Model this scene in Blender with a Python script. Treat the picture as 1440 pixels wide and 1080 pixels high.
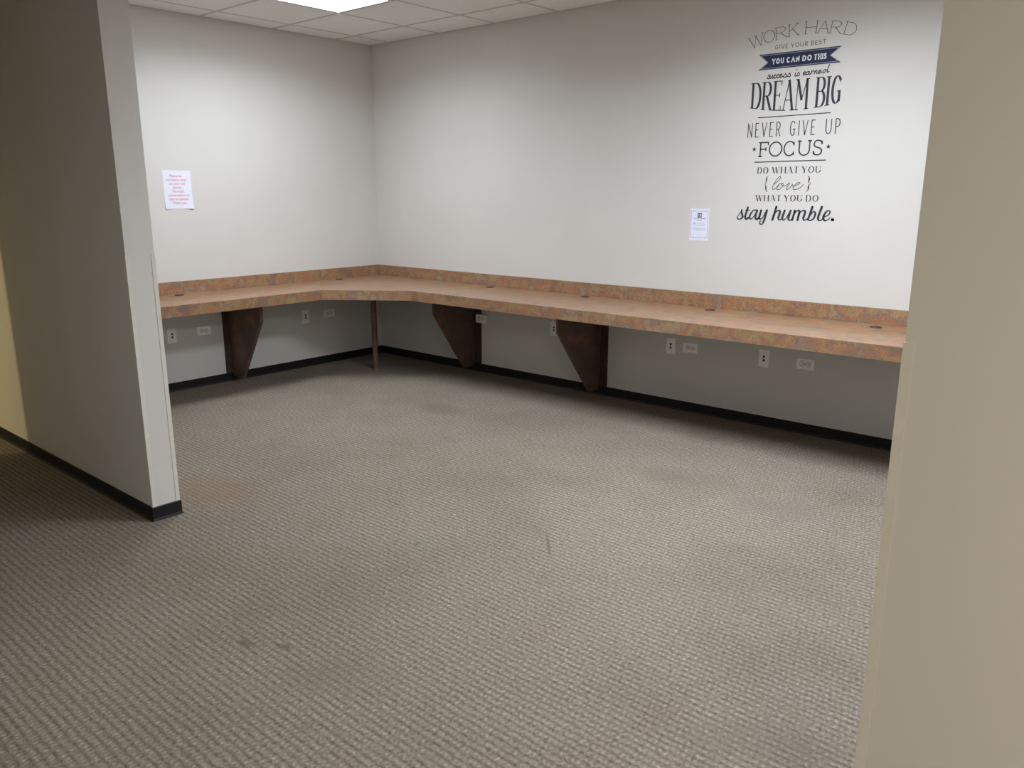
import bpy, bmesh, math, random
from mathutils import Vector, Matrix

for o in list(bpy.data.objects):
    bpy.data.objects.remove(o, do_unlink=True)
scene = bpy.context.scene
COL = scene.collection
random.seed(7)

# ------------------------------------------------------------------ camera
F_PX = 1127.0
PITCH = math.atan(269.0 / F_PX)
YAW = math.radians(40.87)
CAM = Vector((5.874, -4.888, 1.485))
FWD = Vector((-math.sin(YAW) * math.cos(PITCH), math.cos(YAW) * math.cos(PITCH), -math.sin(PITCH)))
RGT = Vector((math.cos(YAW), math.sin(YAW), 0.0))
UPV = RGT.cross(FWD)
cd = bpy.data.cameras.new('camera')
cam = bpy.data.objects.new('camera', cd)
COL.objects.link(cam)
cd.sensor_fit = 'HORIZONTAL'
cd.sensor_width = 36.0
cd.lens = F_PX / 1440.0 * 36.0
cd.clip_start = 0.02
m3 = Matrix((RGT, UPV, -FWD)).transposed()
cam.matrix_world = Matrix.Translation(CAM) @ m3.to_4x4()
scene.camera = cam

# ------------------------------------------------------------------ world, exposure
w = bpy.data.worlds.new('world')
scene.world = w
w.use_nodes = True
w.node_tree.nodes['Background'].inputs[0].default_value = (0.5, 0.5, 0.5, 1)
w.node_tree.nodes['Background'].inputs[1].default_value = 0.0
vs = scene.view_settings
vs.view_transform = 'Standard'
vs.look = 'None'
vs.gamma = 1.0
vs.use_curve_mapping = False
vs.exposure = 0.0

# ------------------------------------------------------------------ lights (the ceiling troffers' lamps)
ALCOVE_W = 69.0
ALCOVE_COL = (0.825, 0.89, 1.0)
HALL_W = 95.0
HALL_COL = (1.0, 0.92, 0.78)


def lamp(x, y, z, sx, sy, watt, col, spread=180.0):
    d = bpy.data.lights.new('troffer_lamp', 'AREA')
    d.shape = 'RECTANGLE'
    d.size, d.size_y = sx, sy
    d.energy = watt
    d.color = col
    d.spread = math.radians(spread)
    o = bpy.data.objects.new('troffer_lamp', d)
    COL.objects.link(o)
    o.location = (x, y, z)
    return o


H = 2.74
TX0, TY0, TP = 0.255, -0.385, 0.61       # ceiling grid lines: x = TX0 + i*TP, y = TY0 - j*TP
ALC1 = (TX0 + TP * 1.5, TY0 - TP * 2)     # centre of the 2 x 4 ft troffer in view
ALC2 = (TX0 + TP * 6.5, TY0 - TP * 2)
ALC3 = (TX0 + TP * 11.5, TY0 - TP * 2)
HAL1 = (TX0 + TP * 9.5, TY0 - TP * 11)
HAL2 = (TX0 + TP * 11.5, TY0 - TP * 8)
for c, k in ((ALC1, 0.46), (ALC2, 0.92), (ALC3, 1.1)):      # lamp strengths tuned per panel; the corner one is turned down
    lamp(c[0], c[1], H - 0.012, 0.53, 1.14, ALCOVE_W * k, ALCOVE_COL, 157)
for c, k in ((HAL1, 0.06), (HAL2, 0.90)):
    lamp(c[0], c[1], H - 0.012, 0.53, 1.14, HALL_W * k, HALL_COL, 165)
wl = bpy.data.lights.new('side_room_lamp', 'POINT')
wl.energy = 150.0
wl.color = (1.0, 0.80, 0.42)
wl.shadow_soft_size = 0.05
wo = bpy.data.objects.new('side_room_lamp', wl)
COL.objects.link(wo)
wo.location = (-0.9, -6.4, 1.9)


# ------------------------------------------------------------------ materials
def lin(r, g, b):
    f = lambda c: (c / 255.0) / 12.92 if c / 255.0 <= 0.04045 else (((c / 255.0) + 0.055) / 1.055) ** 2.4
    return (f(r), f(g), f(b), 1.0)


def mat(name, col, rough=0.6, spec=0.3, metal=0.0):
    m = bpy.data.materials.new(name)
    m.use_nodes = True
    b = m.node_tree.nodes['Principled BSDF']
    b.inputs['Base Color'].default_value = col
    b.inputs['Roughness'].default_value = rough
    b.inputs['Specular IOR Level'].default_value = spec
    b.inputs['Metallic'].default_value = metal
    return m, m.node_tree.nodes, m.node_tree.links, b


def mathn(N, L, op, a, b=None, clamp=False):
    n = N.new('ShaderNodeMath')
    n.operation = op
    n.use_clamp = clamp
    for i, v in enumerate((a, b)):
        if v is None:
            continue
        if isinstance(v, (int, float)):
            n.inputs[i].default_value = v
        else:
            L.new(v, n.inputs[i])
    return n.outputs[0]


def noise(N, L, vec, scale, detail=3.0, rough=0.5):
    n = N.new('ShaderNodeTexNoise')
    n.inputs['Scale'].default_value = scale
    n.inputs['Detail'].default_value = detail
    n.inputs['Roughness'].default_value = rough
    L.new(vec, n.inputs['Vector'])
    return n


def ramp(N, L, fac, stops):
    r = N.new('ShaderNodeValToRGB')
    e = r.color_ramp.elements
    e[0].position, e[0].color = stops[0]
    e[1].position, e[1].color = stops[-1]
    for p, c in stops[1:-1]:
        k = e.new(p)
        k.color = c
    L.new(fac, r.inputs[0])
    return r.outputs[0]


def mix(N, L, fac, a, b, mode='MIX'):
    n = N.new('ShaderNodeMix')
    n.data_type = 'RGBA'
    n.blend_type = mode
    for sock, v in ((n.inputs[0], fac), (n.inputs[6], a), (n.inputs[7], b)):
        if isinstance(v, (int, float)):
            sock.default_value = v
        elif isinstance(v, tuple):
            sock.default_value = v
        else:
            L.new(v, sock)
    return n.outputs[2]


def bump(N, L, bsdf, height, strength, dist):
    b = N.new('ShaderNodeBump')
    b.inputs['Strength'].default_value = strength
    b.inputs['Distance'].default_value = dist
    L.new(height, b.inputs['Height'])
    L.new(b.outputs[0], bsdf.inputs['Normal'])


def pos(N):
    return N.new('ShaderNodeNewGeometry').outputs['Position']


def paint_mat():
    m, N, L, b = mat('wall_paint', (0.60, 0.575, 0.52, 1), 0.62, 0.25)
    p = pos(N)
    n1 = noise(N, L, p, 1.7, 3)
    L.new(ramp(N, L, n1.outputs[0], [(0.3, (0.615, 0.598, 0.556, 1)), (0.7, (0.64, 0.623, 0.581, 1))]), b.inputs['Base Color'])
    n2 = noise(N, L, p, 140, 3)
    bump(N, L, b, n2.outputs[0], 0.10, 0.002)
    return m


def carpet_mat():
    m, N, L, b = mat('carpet', lin(150, 143, 130), 0.95, 0.08)
    p = pos(N)
    sep = N.new('ShaderNodeSeparateXYZ')
    L.new(p, sep.inputs[0])
    X, Y = sep.outputs[0], sep.outputs[1]
    warp = noise(N, L, p, 14.0, 3)
    wob = mathn(N, L, 'MULTIPLY', mathn(N, L, 'SUBTRACT', warp.outputs[0], 0.5), 0.012)
    Yw = mathn(N, L, 'ADD', Y, wob)
    PER = 0.0262
    ph = mathn(N, L, 'MULTIPLY', Yw, 2 * math.pi / PER)
    rib = mathn(N, L, 'ADD', mathn(N, L, 'MULTIPLY', mathn(N, L, 'SINE', ph), 0.5), 0.5)
    rib = mathn(N, L, 'POWER', rib, 0.55)
    # loops along each rib, staggered from row to row
    row = mathn(N, L, 'FLOOR', mathn(N, L, 'DIVIDE', Yw, PER))
    sh = mathn(N, L, 'MULTIPLY', row, 0.0077)
    Xw = mathn(N, L, 'ADD', mathn(N, L, 'ADD', X, sh), mathn(N, L, 'MULTIPLY', wob, 1.3))
    lp = mathn(N, L, 'SINE', mathn(N, L, 'MULTIPLY', Xw, 2 * math.pi / 0.0175))
    lp = mathn(N, L, 'ADD', mathn(N, L, 'MULTIPLY', lp, 0.5), 0.5)
    n_f = noise(N, L, p, 210, 3, 0.7)
    n_y = noise(N, L, p, 75, 2, 0.6)
    h = mathn(N, L, 'ADD', mathn(N, L, 'MULTIPLY', rib, 0.30), mathn(N, L, 'MULTIPLY', mathn(N, L, 'MULTIPLY', rib, lp), 0.26))
    h = mathn(N, L, 'ADD', h, mathn(N, L, 'MULTIPLY', n_f.outputs[0], 0.80))
    tone = mathn(N, L, 'ADD', mathn(N, L, 'MULTIPLY', h, 0.42), mathn(N, L, 'MULTIPLY', n_y.outputs[0], 0.66))
    col = ramp(N, L, tone, [(0.40, lin(97, 89, 79)), (0.60, lin(129, 120, 107)), (0.72, lin(144, 135, 121)), (0.92, lin(180, 171, 156))])
    # traffic soil: broad soft browner / greyer areas
    big = noise(N, L, p, 1.3, 4, 0.55)
    soil = ramp(N, L, big.outputs[0], [(0.34, (0.89, 0.875, 0.855, 1)), (0.56, (1, 1, 1, 1)), (0.75, (1.0, 0.985, 0.96, 1))])
    col = mix(N, L, 1.0, col, soil, 'MULTIPLY')
    med = noise(N, L, p, 5.0, 3, 0.6)
    col = mix(N, L, 1.0, col, ramp(N, L, med.outputs[0], [(0.30, (0.94, 0.935, 0.925, 1)), (0.52, (1, 1, 1, 1))]), 'MULTIPLY')
    # a few marks that lie on the carpet: two green specks, a grey scuff
    def mark(x, y, rx, ry, rot=0.0):
        dx = mathn(N, L, 'SUBTRACT', X, x)
        dy = mathn(N, L, 'SUBTRACT', Y, y)
        c, s = math.cos(rot), math.sin(rot)
        u = mathn(N, L, 'ADD', mathn(N, L, 'MULTIPLY', dx, c / rx), mathn(N, L, 'MULTIPLY', dy, s / rx))
        v = mathn(N, L, 'ADD', mathn(N, L, 'MULTIPLY', dx, -s / ry), mathn(N, L, 'MULTIPLY', dy, c / ry))
        r2 = mathn(N, L, 'ADD', mathn(N, L, 'MULTIPLY', u, u), mathn(N, L, 'MULTIPLY', v, v))
        return mathn(N, L, 'SUBTRACT', 1.0, r2, True)
    for (mx, my, rx, ry, rot, c, a) in MARKS:
        f = mathn(N, L, 'MULTIPLY', mark(mx, my, rx, ry, rot), a)
        col = mix(N, L, f, col, c)
    L.new(col, b.inputs['Base Color'])
    bump(N, L, b, h, 0.5, 0.005)
    return m


def laminate_mat():
    m, N, L, b = mat('stone_laminate', lin(160, 120, 90), 0.30, 0.6)
    p = pos(N)
    n0 = noise(N, L, p, 6.5, 4, 0.52)
    col = ramp(N, L, n0.outputs[0], [(0.33, lin(112, 100, 92)), (0.41, lin(146, 104, 76)), (0.47, lin(152, 132, 98)),
                                     (0.52, lin(164, 106, 74)), (0.58, lin(124, 108, 98)), (0.64, lin(162, 136, 102))])
    n1 = noise(N, L, p, 17.0, 6, 0.7)
    col = mix(N, L, 0.30, col, ramp(N, L, n1.outputs[0], [(0.34, lin(104, 76, 58)), (0.46, lin(158, 134, 98)), (0.55, lin(146, 104, 76)), (0.66, lin(136, 116, 102))]))
    n2 = noise(N, L, p, 120.0, 5, 0.75)
    col = mix(N, L, 1.0, col, ramp(N, L, n2.outputs[0], [(0.36, (0.62, 0.57, 0.54, 1)), (0.50, (1, 1, 1, 1)), (0.66, (1.18, 1.16, 1.1, 1))]), 'MULTIPLY')
    L.new(col, b.inputs['Base Color'])
    bump(N, L, b, n2.outputs[0], 0.08, 0.001)
    return m


def brown_mat():
    m, N, L, b = mat('dark_brown_laminate', lin(84, 66, 56), 0.45, 0.35)
    p = pos(N)
    n0 = noise(N, L, p, 6.0, 5, 0.6)
    n1 = noise(N, L, p, 45.0, 4, 0.7)
    col = ramp(N, L, n0.outputs[0], [(0.30, lin(84, 67, 60)), (0.52, lin(98, 78, 67)), (0.72, lin(126, 94, 70))])
    col = mix(N, L, 1.0, col, ramp(N, L, n1.outputs[0], [(0.3, (0.82, 0.80, 0.80, 1)), (0.6, (1, 1, 1, 1))]), 'MULTIPLY')
    L.new(col, b.inputs['Base Color'])
    return m


def tile_mat():
    m, N, L, b = mat('ceiling_board', lin(222, 219, 213), 0.9, 0.1)
    p = pos(N)
    n = noise(N, L, p, 120, 4, 0.7)
    L.new(ramp(N, L, n.outputs[0], [(0.30, lin(216, 214, 211)), (0.50, lin(238, 237, 234))]), b.inputs['Base Color'])
    bump(N, L, b, n.outputs[0], 0.25, 0.003)
    return m


def fleck_mat(name, col, rough, spec, scale=60, amt=0.06):
    m, N, L, b = mat(name, col, rough, spec)
    n = noise(N, L, pos(N), scale, 3)
    lo = tuple(c * (1 - amt) for c in col[:3]) + (1,)
    hi = tuple(min(1, c * (1 + amt)) for c in col[:3]) + (1,)
    L.new(ramp(N, L, n.outputs[0], [(0.3, lo), (0.7, hi)]), b.inputs['Base Color'])
    return m


def emit_mat(name, col, strength):
    m, N, L, b = mat(name, col, 0.5, 0.2)
    b.inputs['Emission Color'].default_value = col
    b.inputs['Emission Strength'].default_value = strength
    return m


def pl_floor(u, v):
    r = FWD * F_PX + RGT * (u - 720) - UPV * (v - 540)
    return CAM + r * (-CAM.z / r.z)


def pl_wall(u, v):
    r = FWD * F_PX + RGT * (u - 720) - UPV * (v - 540)
    return CAM + r * (-CAM.y / r.y)


MARKS = []
for (u, v, rx, ry, rot, c, a) in (
        (587, 764, .010, .030, 0.3, lin(40, 95, 70), 0.75), (612, 735, .008, .02, 0.3, lin(70, 115, 95), 0.6),
        (588, 766, .10, .16, 0.6, lin(120, 128, 112), 0.16),
        (771, 765, .010, .16, 0.75, lin(80, 76, 68), 0.55),
        (300, 690, .35, .22, 0.2, lin(128, 104, 80), 0.45), (620, 575, .25, .16, 0.0, lin(104, 98, 88), 0.45),
        (960, 670, .30, .16, 0.2, lin(112, 104, 94), 0.35), (1100, 715, .30, .18, 0.4, lin(116, 108, 98), 0.35),
        (1070, 1045, .30, .12, 0.5, lin(110, 104, 94), 0.35), (345, 905, .05, .02, 0.2, lin(88, 80, 70), 0.6),
        (400, 910, .04, .02, 0.2, lin(88, 80, 70), 0.6), (470, 950, .25, .12, 0.6, lin(118, 110, 98), 0.3)):
    q = pl_floor(u, v)
    MARKS.append((q.x, q.y, rx, ry, rot, c, a))

M = {
    'paint': paint_mat(), 'carpet': carpet_mat(), 'laminate': laminate_mat(), 'brown': brown_mat(), 'tile': tile_mat(),
    'cleat': fleck_mat('darkened_wood', lin(70, 52, 44), 0.6, 0.2, 25, 0.18),  # brown darkened to offset the extra light the room-facing cleats catch
    'tee': fleck_mat('tee_metal', lin(196, 192, 186), 0.5, 0.3),
    'base': fleck_mat('black_rubber', lin(20, 20, 22), 0.55, 0.35),
    'guard': fleck_mat('cream_vinyl', (0.66, 0.64, 0.58, 1), 0.35, 0.4, 30, 0.03),
    'plate': fleck_mat('plate_plastic', (0.92, 0.90, 0.84, 1), 0.4, 0.4, 80, 0.03),
    'slot': fleck_mat('dark_slot', lin(26, 22, 20), 0.6, 0.2),
    'paper': fleck_mat('white_paper', lin(226, 228, 240), 0.75, 0.15, 30, 0.02),
    'red': fleck_mat('red_ink', lin(222, 120, 132), 0.7, 0.1),
    'navyink': fleck_mat('navy_ink', lin(66, 78, 124), 0.7, 0.1),
    'greyink': fleck_mat('grey_ink', lin(176, 180, 196), 0.7, 0.1),
    'borderink': fleck_mat('border_ink', lin(140, 146, 178), 0.7, 0.1),
    'blueink': fleck_mat('blue_ink', lin(128, 170, 214), 0.7, 0.1),
    'vinyl': fleck_mat('charcoal_vinyl', lin(58, 59, 66), 0.5, 0.25),
    'thinvinyl': fleck_mat('grey_vinyl', lin(96, 93, 94), 0.5, 0.25),
    'navy': fleck_mat('navy_vinyl', lin(40, 48, 72), 0.5, 0.25),
    'white': fleck_mat('white_vinyl', lin(222, 222, 226), 0.5, 0.25),
    'grommet': fleck_mat('grommet_plastic', lin(62, 52, 50), 0.4, 0.4),
    'lampwhite': fleck_mat('white_enamel', lin(225, 224, 220), 0.4, 0.4),
    'lens': emit_mat('lit_lens', (0.87, 0.92, 1.0, 1), 7.5),
    'hall_lens': emit_mat('lit_warm_lens', (1.0, 0.93, 0.80, 1), 2.2),
}


# ------------------------------------------------------------------ mesh helpers
def box(bm, x0, x1, y0, y1, z0, z1):
    v = [bm.verts.new(p) for p in ((x0, y0, z0), (x1, y0, z0), (x1, y1, z0), (x0, y1, z0),
                                   (x0, y0, z1), (x1, y0, z1), (x1, y1, z1), (x0, y1, z1))]
    for f in ((0, 3, 2, 1), (4, 5, 6, 7), (0, 1, 5, 4), (1, 2, 6, 5), (2, 3, 7, 6), (3, 0, 4, 7)):
        bm.faces.new([v[i] for i in f])


def prism(bm, pts, fn):
    """pts: 2D outline; fn(a, b, k) -> 3D for k = 0 / 1 (two caps)."""
    a = [bm.verts.new(fn(p[0], p[1], 0)) for p in pts]
    b = [bm.verts.new(fn(p[0], p[1], 1)) for p in pts]
    n = len(pts)
    bm.faces.new(a)
    bm.faces.new(list(reversed(b)))
    for i in range(n):
        j = (i + 1) % n
        bm.faces.new([a[j], a[i], b[i], b[j]])


def cyl(bm, c, r, h, axis='z', seg=24, r2=None):
    r2 = r if r2 is None else r2
    ring = []
    for k, rr in ((0, r), (1, r2)):
        vs_ = []
        for i in range(seg):
            t = 2 * math.pi * i / seg
            a, b_ = rr * math.cos(t), rr * math.sin(t)
            if axis == 'z':
                p = (c[0] + a, c[1] + b_, c[2] + h * k)
            elif axis == 'y':
                p = (c[0] + a, c[1] - h * k, c[2] + b_)
            else:
                p = (c[0] + h * k, c[1] + a, c[2] + b_)
            vs_.append(bm.verts.new(p))
        ring.append(vs_)
    bm.faces.new(list(reversed(ring[0])))
    bm.faces.new(ring[1])
    for i in range(seg):
        j = (i + 1) % seg
        bm.faces.new([ring[0][i], ring[0][j], ring[1][j], ring[1][i]])


def link(name, bm, material, parent=None, bevel=0.0, kind=None, smooth=False):
    bmesh.ops.recalc_face_normals(bm, faces=bm.faces)
    me = bpy.data.meshes.new(name)
    if bevel:
        bmesh.ops.bevel(bm, geom=[e for e in bm.edges if e.calc_face_angle(0) > 0.3], offset=bevel, segments=2,
                        affect='EDGES', clamp_overlap=True)
    bm.to_mesh(me)
    bm.free()
    me.materials.append(M[material])
    if smooth:
        for p in me.polygons:
            p.use_smooth = True
    o = bpy.data.objects.new(name, me)
    COL.objects.link(o)
    if parent:
        o.parent = parent
        o.matrix_parent_inverse = parent.matrix_world.inverted()
    if kind:
        o['kind'] = kind
    return o


def boxo(name, b, material, parent=None, bevel=0.0, kind=None):
    bm = bmesh.new()
    box(bm, *b)
    return link(name, bm, material, parent, bevel, kind)


def thing(name, loc, label, cat, group=None):
    o = bpy.data.objects.new(name, None)
    o.empty_display_size = 0.1
    COL.objects.link(o)
    o.location = loc
    o.matrix_world = Matrix.Translation(Vector(loc))
    o['label'] = label
    o['category'] = cat
    if group:
        o['group'] = group
    return o


def tag(o, label, cat, group=None):
    o['label'] = label
    o['category'] = cat
    if group:
        o['group'] = group
    return o


# ------------------------------------------------------------------ the setting
XR = 8.60          # right end of the alcove
PY0, PY1 = -3.346, -3.219   # front partition, hall face and alcove face
PXL, PXR = 2.342, 5.478     # the opening in it
BH = 0.067
S = 'structure'
boxo('floor', (-3.2, 9.5, -9.6, 0.0, -0.1, 0.0), 'carpet', kind=S)
boxo('wall_left', (-0.12, 0.0, PY1, 0.12, 0.0, H + 0.1), 'paint', kind=S)
boxo('wall_back', (0.0, XR + 0.12, 0.0, 0.12, 0.0, H + 0.1), 'paint', kind=S)
boxo('wall_right', (XR, XR + 0.12, PY1, 0.0, 0.0, H + 0.1), 'paint', kind=S)
boxo('wall_front_left', (-3.2, PXL, PY0, PY1, 0.0, H + 0.1), 'paint', kind=S)
boxo('wall_front_right', (PXR, 9.5, PY0, PY1, 0.0, H + 0.1), 'paint', kind=S)
# corridor wall opposite the left partition, with a doorway to a warm lit side room
bm = bmesh.new()
box(bm, 0.2, 3.60, -4.52, -4.405, 0.0, H + 0.1)
link('wall_corridor', bm, 'paint', kind=S)
bm = bmesh.new()
box(bm, -3.2, -0.75, -4.52, -4.405, 0.0, H + 0.1)
box(bm, -0.75, 0.2, -4.52, -4.405, 2.05, H + 0.1)
link('wall_corridor_end', bm, 'paint', kind=S)
boxo('wall_side_room', (3.48, 3.60, -9.6, -4.52, 0.0, H + 0.1), 'paint', kind=S)
boxo('wall_rear', (-3.2, 9.5, -9.72, -9.6, 0.0, H + 0.1), 'paint', kind=S)
boxo('wall_hall_right', (9.5, 9.62, -9.72, PY1, 0.0, H + 0.1), 'paint', kind=S)
boxo('wall_hall_left', (-3.32, -3.2, -9.72, PY1, 0.0, H + 0.1), 'paint', kind=S)

def base_path(name, pts, closed_ends=True):
    """cove base along a 2D path, mitred at the corners; the room side lies to the right of the direction of travel."""
    prof = [(0, 0), (0.011, 0), (0.0085, 0.006), (0.006, 0.012), (0.006, BH - 0.003), (0.004, BH), (0, BH)]
    P_ = [Vector(p) for p in pts]
    rows = []
    bm = bmesh.new()
    for i, p in enumerate(P_):
        d0 = (p - P_[i - 1]).normalized() if i else (P_[1] - p).normalized()
        d1 = (P_[i + 1] - p).normalized() if i < len(P_) - 1 else d0
        n0, n1_ = Vector((d0.y, -d0.x)), Vector((d1.y, -d1.x))
        m_ = (n0 + n1_)
        m_ = m_ / max(m_.dot(n0), 1e-6)
        rows.append([bm.verts.new((p.x + m_.x * a, p.y + m_.y * a, b)) for a, b in prof])
    for a, b in zip(rows[:-1], rows[1:]):
        for i in range(len(prof)):
            k = (i + 1) % len(prof)
            bm.faces.new([a[i], a[k], b[k], b[i]])
    bm.faces.new(rows[0])
    bm.faces.new(list(reversed(rows[-1])))
    return link(name, bm, 'base', kind=S)


base_path('baseboard_left', [(0, PY1), (0, 0)])
base_path('baseboard_back', [(0.0, 0), (XR, 0)])
base_path('baseboard_right', [(XR, 0), (XR, PY1)])
base_path('baseboard_front_left', [(-3.2, PY0), (PXL, PY0), (PXL, PY1), (0, PY1)])
base_path('baseboard_front_right', [(XR, PY1), (PXR, PY1), (PXR, PY0), (9.5, PY0)])
base_path('baseboard_corridor', [(3.60, -9.6), (3.60, -4.405), (0.2, -4.405)])


def guard(name, x, y, sx, sy):
    """thin L-shaped corner guard, 4 ft tall; sx, sy = direction of the wall's solid from the corner."""
    t, wd = 0.0022, 0.0165
    pts = [(-t * sx, -t * sy), (wd * sx, -t * sy), (wd * sx, -0.0002 * sy), (-0.0002 * sx, -0.0002 * sy), (-0.0002 * sx, wd * sy), (-t * sx, wd * sy)]
    bm = bmesh.new()
    prism(bm, pts, lambda p, q, k: (x + p, y + q, (BH, 1.222)[k]))
    return link(name, bm, 'guard', kind=S)


guard('trim_1', PXL, PY0, -1, 1)
guard('trim_2', PXL, PY1, -1, -1)
guard('trim_3', PXR, PY0, 1, 1)
guard('trim_4', PXR, PY1, 1, -1)

# ceiling: lay-in boards on a metal grid
ceil = boxo('ceiling', (-3.32, 9.62, -9.72, 0.12, H + 0.10, H + 0.16), 'tile', kind=S)
lit_cells = set()
for c in (ALC1, ALC2, ALC3, HAL1, HAL2):
    i = round((c[0] - TX0) / TP - 0.5)
    j = round((TY0 - c[1]) / TP)
    lit_cells |= {(i, j - 1), (i, j)}
tile_cache = {}


def tile_mesh(sx, sy):
    key = (round(sx, 3), round(sy, 3))
    if key not in tile_cache:
        bm = bmesh.new()
        # board with a shallow stepped (tegular) rim
        box(bm, 0, sx, 0, sy, 0.006, 0.020)
        e = 0.013
        if sx > 0.06 and sy > 0.06:
            box(bm, e, sx - e, e, sy - e, 0.0005, 0.006)
        bmesh.ops.recalc_face_normals(bm, faces=bm.faces)
        me = bpy.data.meshes.new('ceiling_tile')
        bm.to_mesh(me)
        bm.free()
        me.materials.append(M['tile'])
        tile_cache[key] = me
    return tile_cache[key]


def zone(x0, x1, y0, y1):
    xs = [x0] + [TX0 + TP * i for i in range(-6, 16) if x0 + 0.03 < TX0 + TP * i < x1 - 0.03] + [x1]
    ys = [y1] + [TY0 - TP * j for j in range(0, 16) if y0 + 0.03 < TY0 - TP * j < y1 - 0.03] + [y0]
    for a in range(len(xs) - 1):
        for b in range(len(ys) - 1):
            i = round((0.5 * (xs[a] + xs[a + 1]) - TX0) / TP - 0.5)
            j = round((TY0 - 0.5 * (ys[b] + ys[b + 1])) / TP - 0.5)
            if (i, j) in lit_cells:
                continue
            o = bpy.data.objects.new('ceiling_tile', tile_mesh(xs[a + 1] - xs[a], ys[b] - ys[b + 1]))
            COL.objects.link(o)
            o.parent = ceil
            o.location = (xs[a], ys[b + 1], H)
    tw, th = 0.012, 0.0
    for k, x in enumerate(xs[1:-1]):
        boxo('ceiling_tee', (x - tw, x + tw, y0, y1, H - 0.0005, H + 0.03), 'tee', ceil)
    for k, y in enumerate(ys[1:-1]):
        boxo('ceiling_tee', (x0, x1, y - tw, y + tw, H - 0.0008, H + 0.028), 'tee', ceil)
    a_ = 0.02
    for b in ((x0, x1, y1 - a_, y1, H - 0.001, H + 0.026), (x0, x1, y0, y0 + a_, H - 0.001, H + 0.026),
              (x0, x0 + a_, y0, y1, H - 0.0012, H + 0.025), (x1 - a_, x1, y0, y1, H - 0.0012, H + 0.025)):
        boxo('wall_angle', b, 'tee', ceil)


zone(0.0, XR, PY1, 0.0)
zone(-3.2, 9.5, -4.405, PY0)
zone(3.60, 9.5, -9.6, -4.405)
# strip of ceiling inside the opening's head, over the gap in the partition
boxo('ceiling_tile', (PXL, PXR, PY0, PY1, H, H + 0.02), 'tile', ceil)


def troffer(c, label, lens, grp):
    t = thing('ceiling_light', (c[0], c[1], H), label, 'light', grp)
    hx, hy = TP * 0.5 - 0.013, TP - 0.013
    bm = bmesh.new()
    f = 0.022
    z0, z1 = H - 0.004, H + 0.05
    box(bm, c[0] - hx, c[0] + hx, c[1] - hy, c[1] - hy + f, z0, z1)
    box(bm, c[0] - hx, c[0] + hx, c[1] + hy - f, c[1] + hy, z0, z1)
    box(bm, c[0] - hx, c[0] - hx + f, c[1] - hy + f, c[1] + hy - f, z0, z1)
    box(bm, c[0] + hx - f, c[0] + hx, c[1] - hy + f, c[1] + hy - f, z0, z1)
    link('frame', bm, 'lampwhite', t)
    boxo('diffuser', (c[0] - hx + f, c[0] + hx - f, c[1] - hy + f, c[1] + hy - f, H - 0.003, H + 0.004), lens, t)
    for sx in (-1, 1):
        boxo('latch', (c[0] + sx * (hx - 0.016) - 0.006, c[0] + sx * (hx - 0.016) + 0.006, c[1] + hy - 0.03, c[1] + hy - 0.005, H - 0.009, H - 0.004), 'lampwhite', t)
    return t


troffer(ALC1, 'glowing white ceiling light panel nearest the alcove corner', 'lens', 'ceiling light panels')
troffer(ALC2, 'white ceiling light panel over the long counter near the lettered wall', 'lens', 'ceiling light panels')
troffer(ALC3, 'white ceiling light panel at the far end of the alcove behind the right partition', 'lens', 'ceiling light panels')
troffer(HAL1, 'ceiling light panel in the room behind the camera', 'hall_lens', 'ceiling light panels')
troffer(HAL2, 'ceiling light panel in the hall outside the right partition', 'hall_lens', 'ceiling light panels')

# ------------------------------------------------------------------ countertop
ZT, ZB = 0.742, 0.666
DL, DR = 0.632, 0.690      # depth of the left and the right run
K1, K2 = (DL, -1.115), (1.195, -DR)
SEAM = 3.872
counter = thing('countertop', (1.0, -0.6, ZB), 'L-shaped brown stone-look laminate counter along both alcove walls', 'countertop')
SL = 0.030


def slab(name, pts):
    bm = bmesh.new()
    prism(bm, pts, lambda p, q, k: (p, q, (ZT - SL, ZT)[k]))
    return link(name, bm, 'laminate', counter)


G = 0.0006
W0 = 0.0008
slab('slab', [(W0, PY1 + W0), (DL, PY1 + W0), K1, K2, (SEAM - G, -DR), (SEAM - G, -W0), (W0, -W0)])
slab('slab', [(SEAM + G, -DR), (XR - W0, -DR), (XR - W0, -W0), (SEAM + G, -W0)])


def apron(a, b, ea=0.0, eb=0.0):
    """built-up front edge from a to b, hanging from the slab; ea / eb trim the back corners."""
    d = (Vector((b[0], b[1])) - Vector((a[0], a[1]))).normalized()
    n = Vector((-d.y, d.x))
    th = 0.024
    pts = [Vector(a[:2]), Vector(b[:2]), Vector(b[:2]) + n * th - d * eb, Vector(a[:2]) + n * th + d * ea]
    bm = bmesh.new()
    prism(bm, pts, lambda p, q, k: (p, q, (ZB, ZT - SL - 0.0001)[k]))
    return link('front_edge', bm, 'laminate', counter)


def apron_face(a, b):
    """the laminate strip glued on the front, full height."""
    d = (Vector((b[0], b[1])) - Vector((a[0], a[1]))).normalized()
    n = Vector((d.y, -d.x)) * 0.0015
    pts = [Vector(a), Vector(b), Vector(b) + n, Vector(a) + n]
    bm = bmesh.new()
    prism(bm, pts, lambda p, q, k: (p, q, (ZB - 0.0005, ZT - 0.0012)[k]))
    return link('edge_band', bm, 'laminate', counter)


RUNS = [((DL, PY1 + W0), K1), (K1, K2), (K2, (SEAM - G, -DR)), ((SEAM + G, -DR), (XR - W0, -DR))]
for a, b in RUNS:
    apron(a, b)
    apron_face(a, b)
BS = 0.834
for b in ((W0, 0.019, PY1 + W0, -0.0196), (W0, 1.62, -0.019, -W0), (1.6205, 3.838, -0.019, -W0), (3.839, XR - W0, -0.019, -W0)):
    boxo('backsplash', (b[0], b[1], b[2], b[3], ZT + 0.0003, BS), 'laminate', counter, 0.0008)
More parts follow.
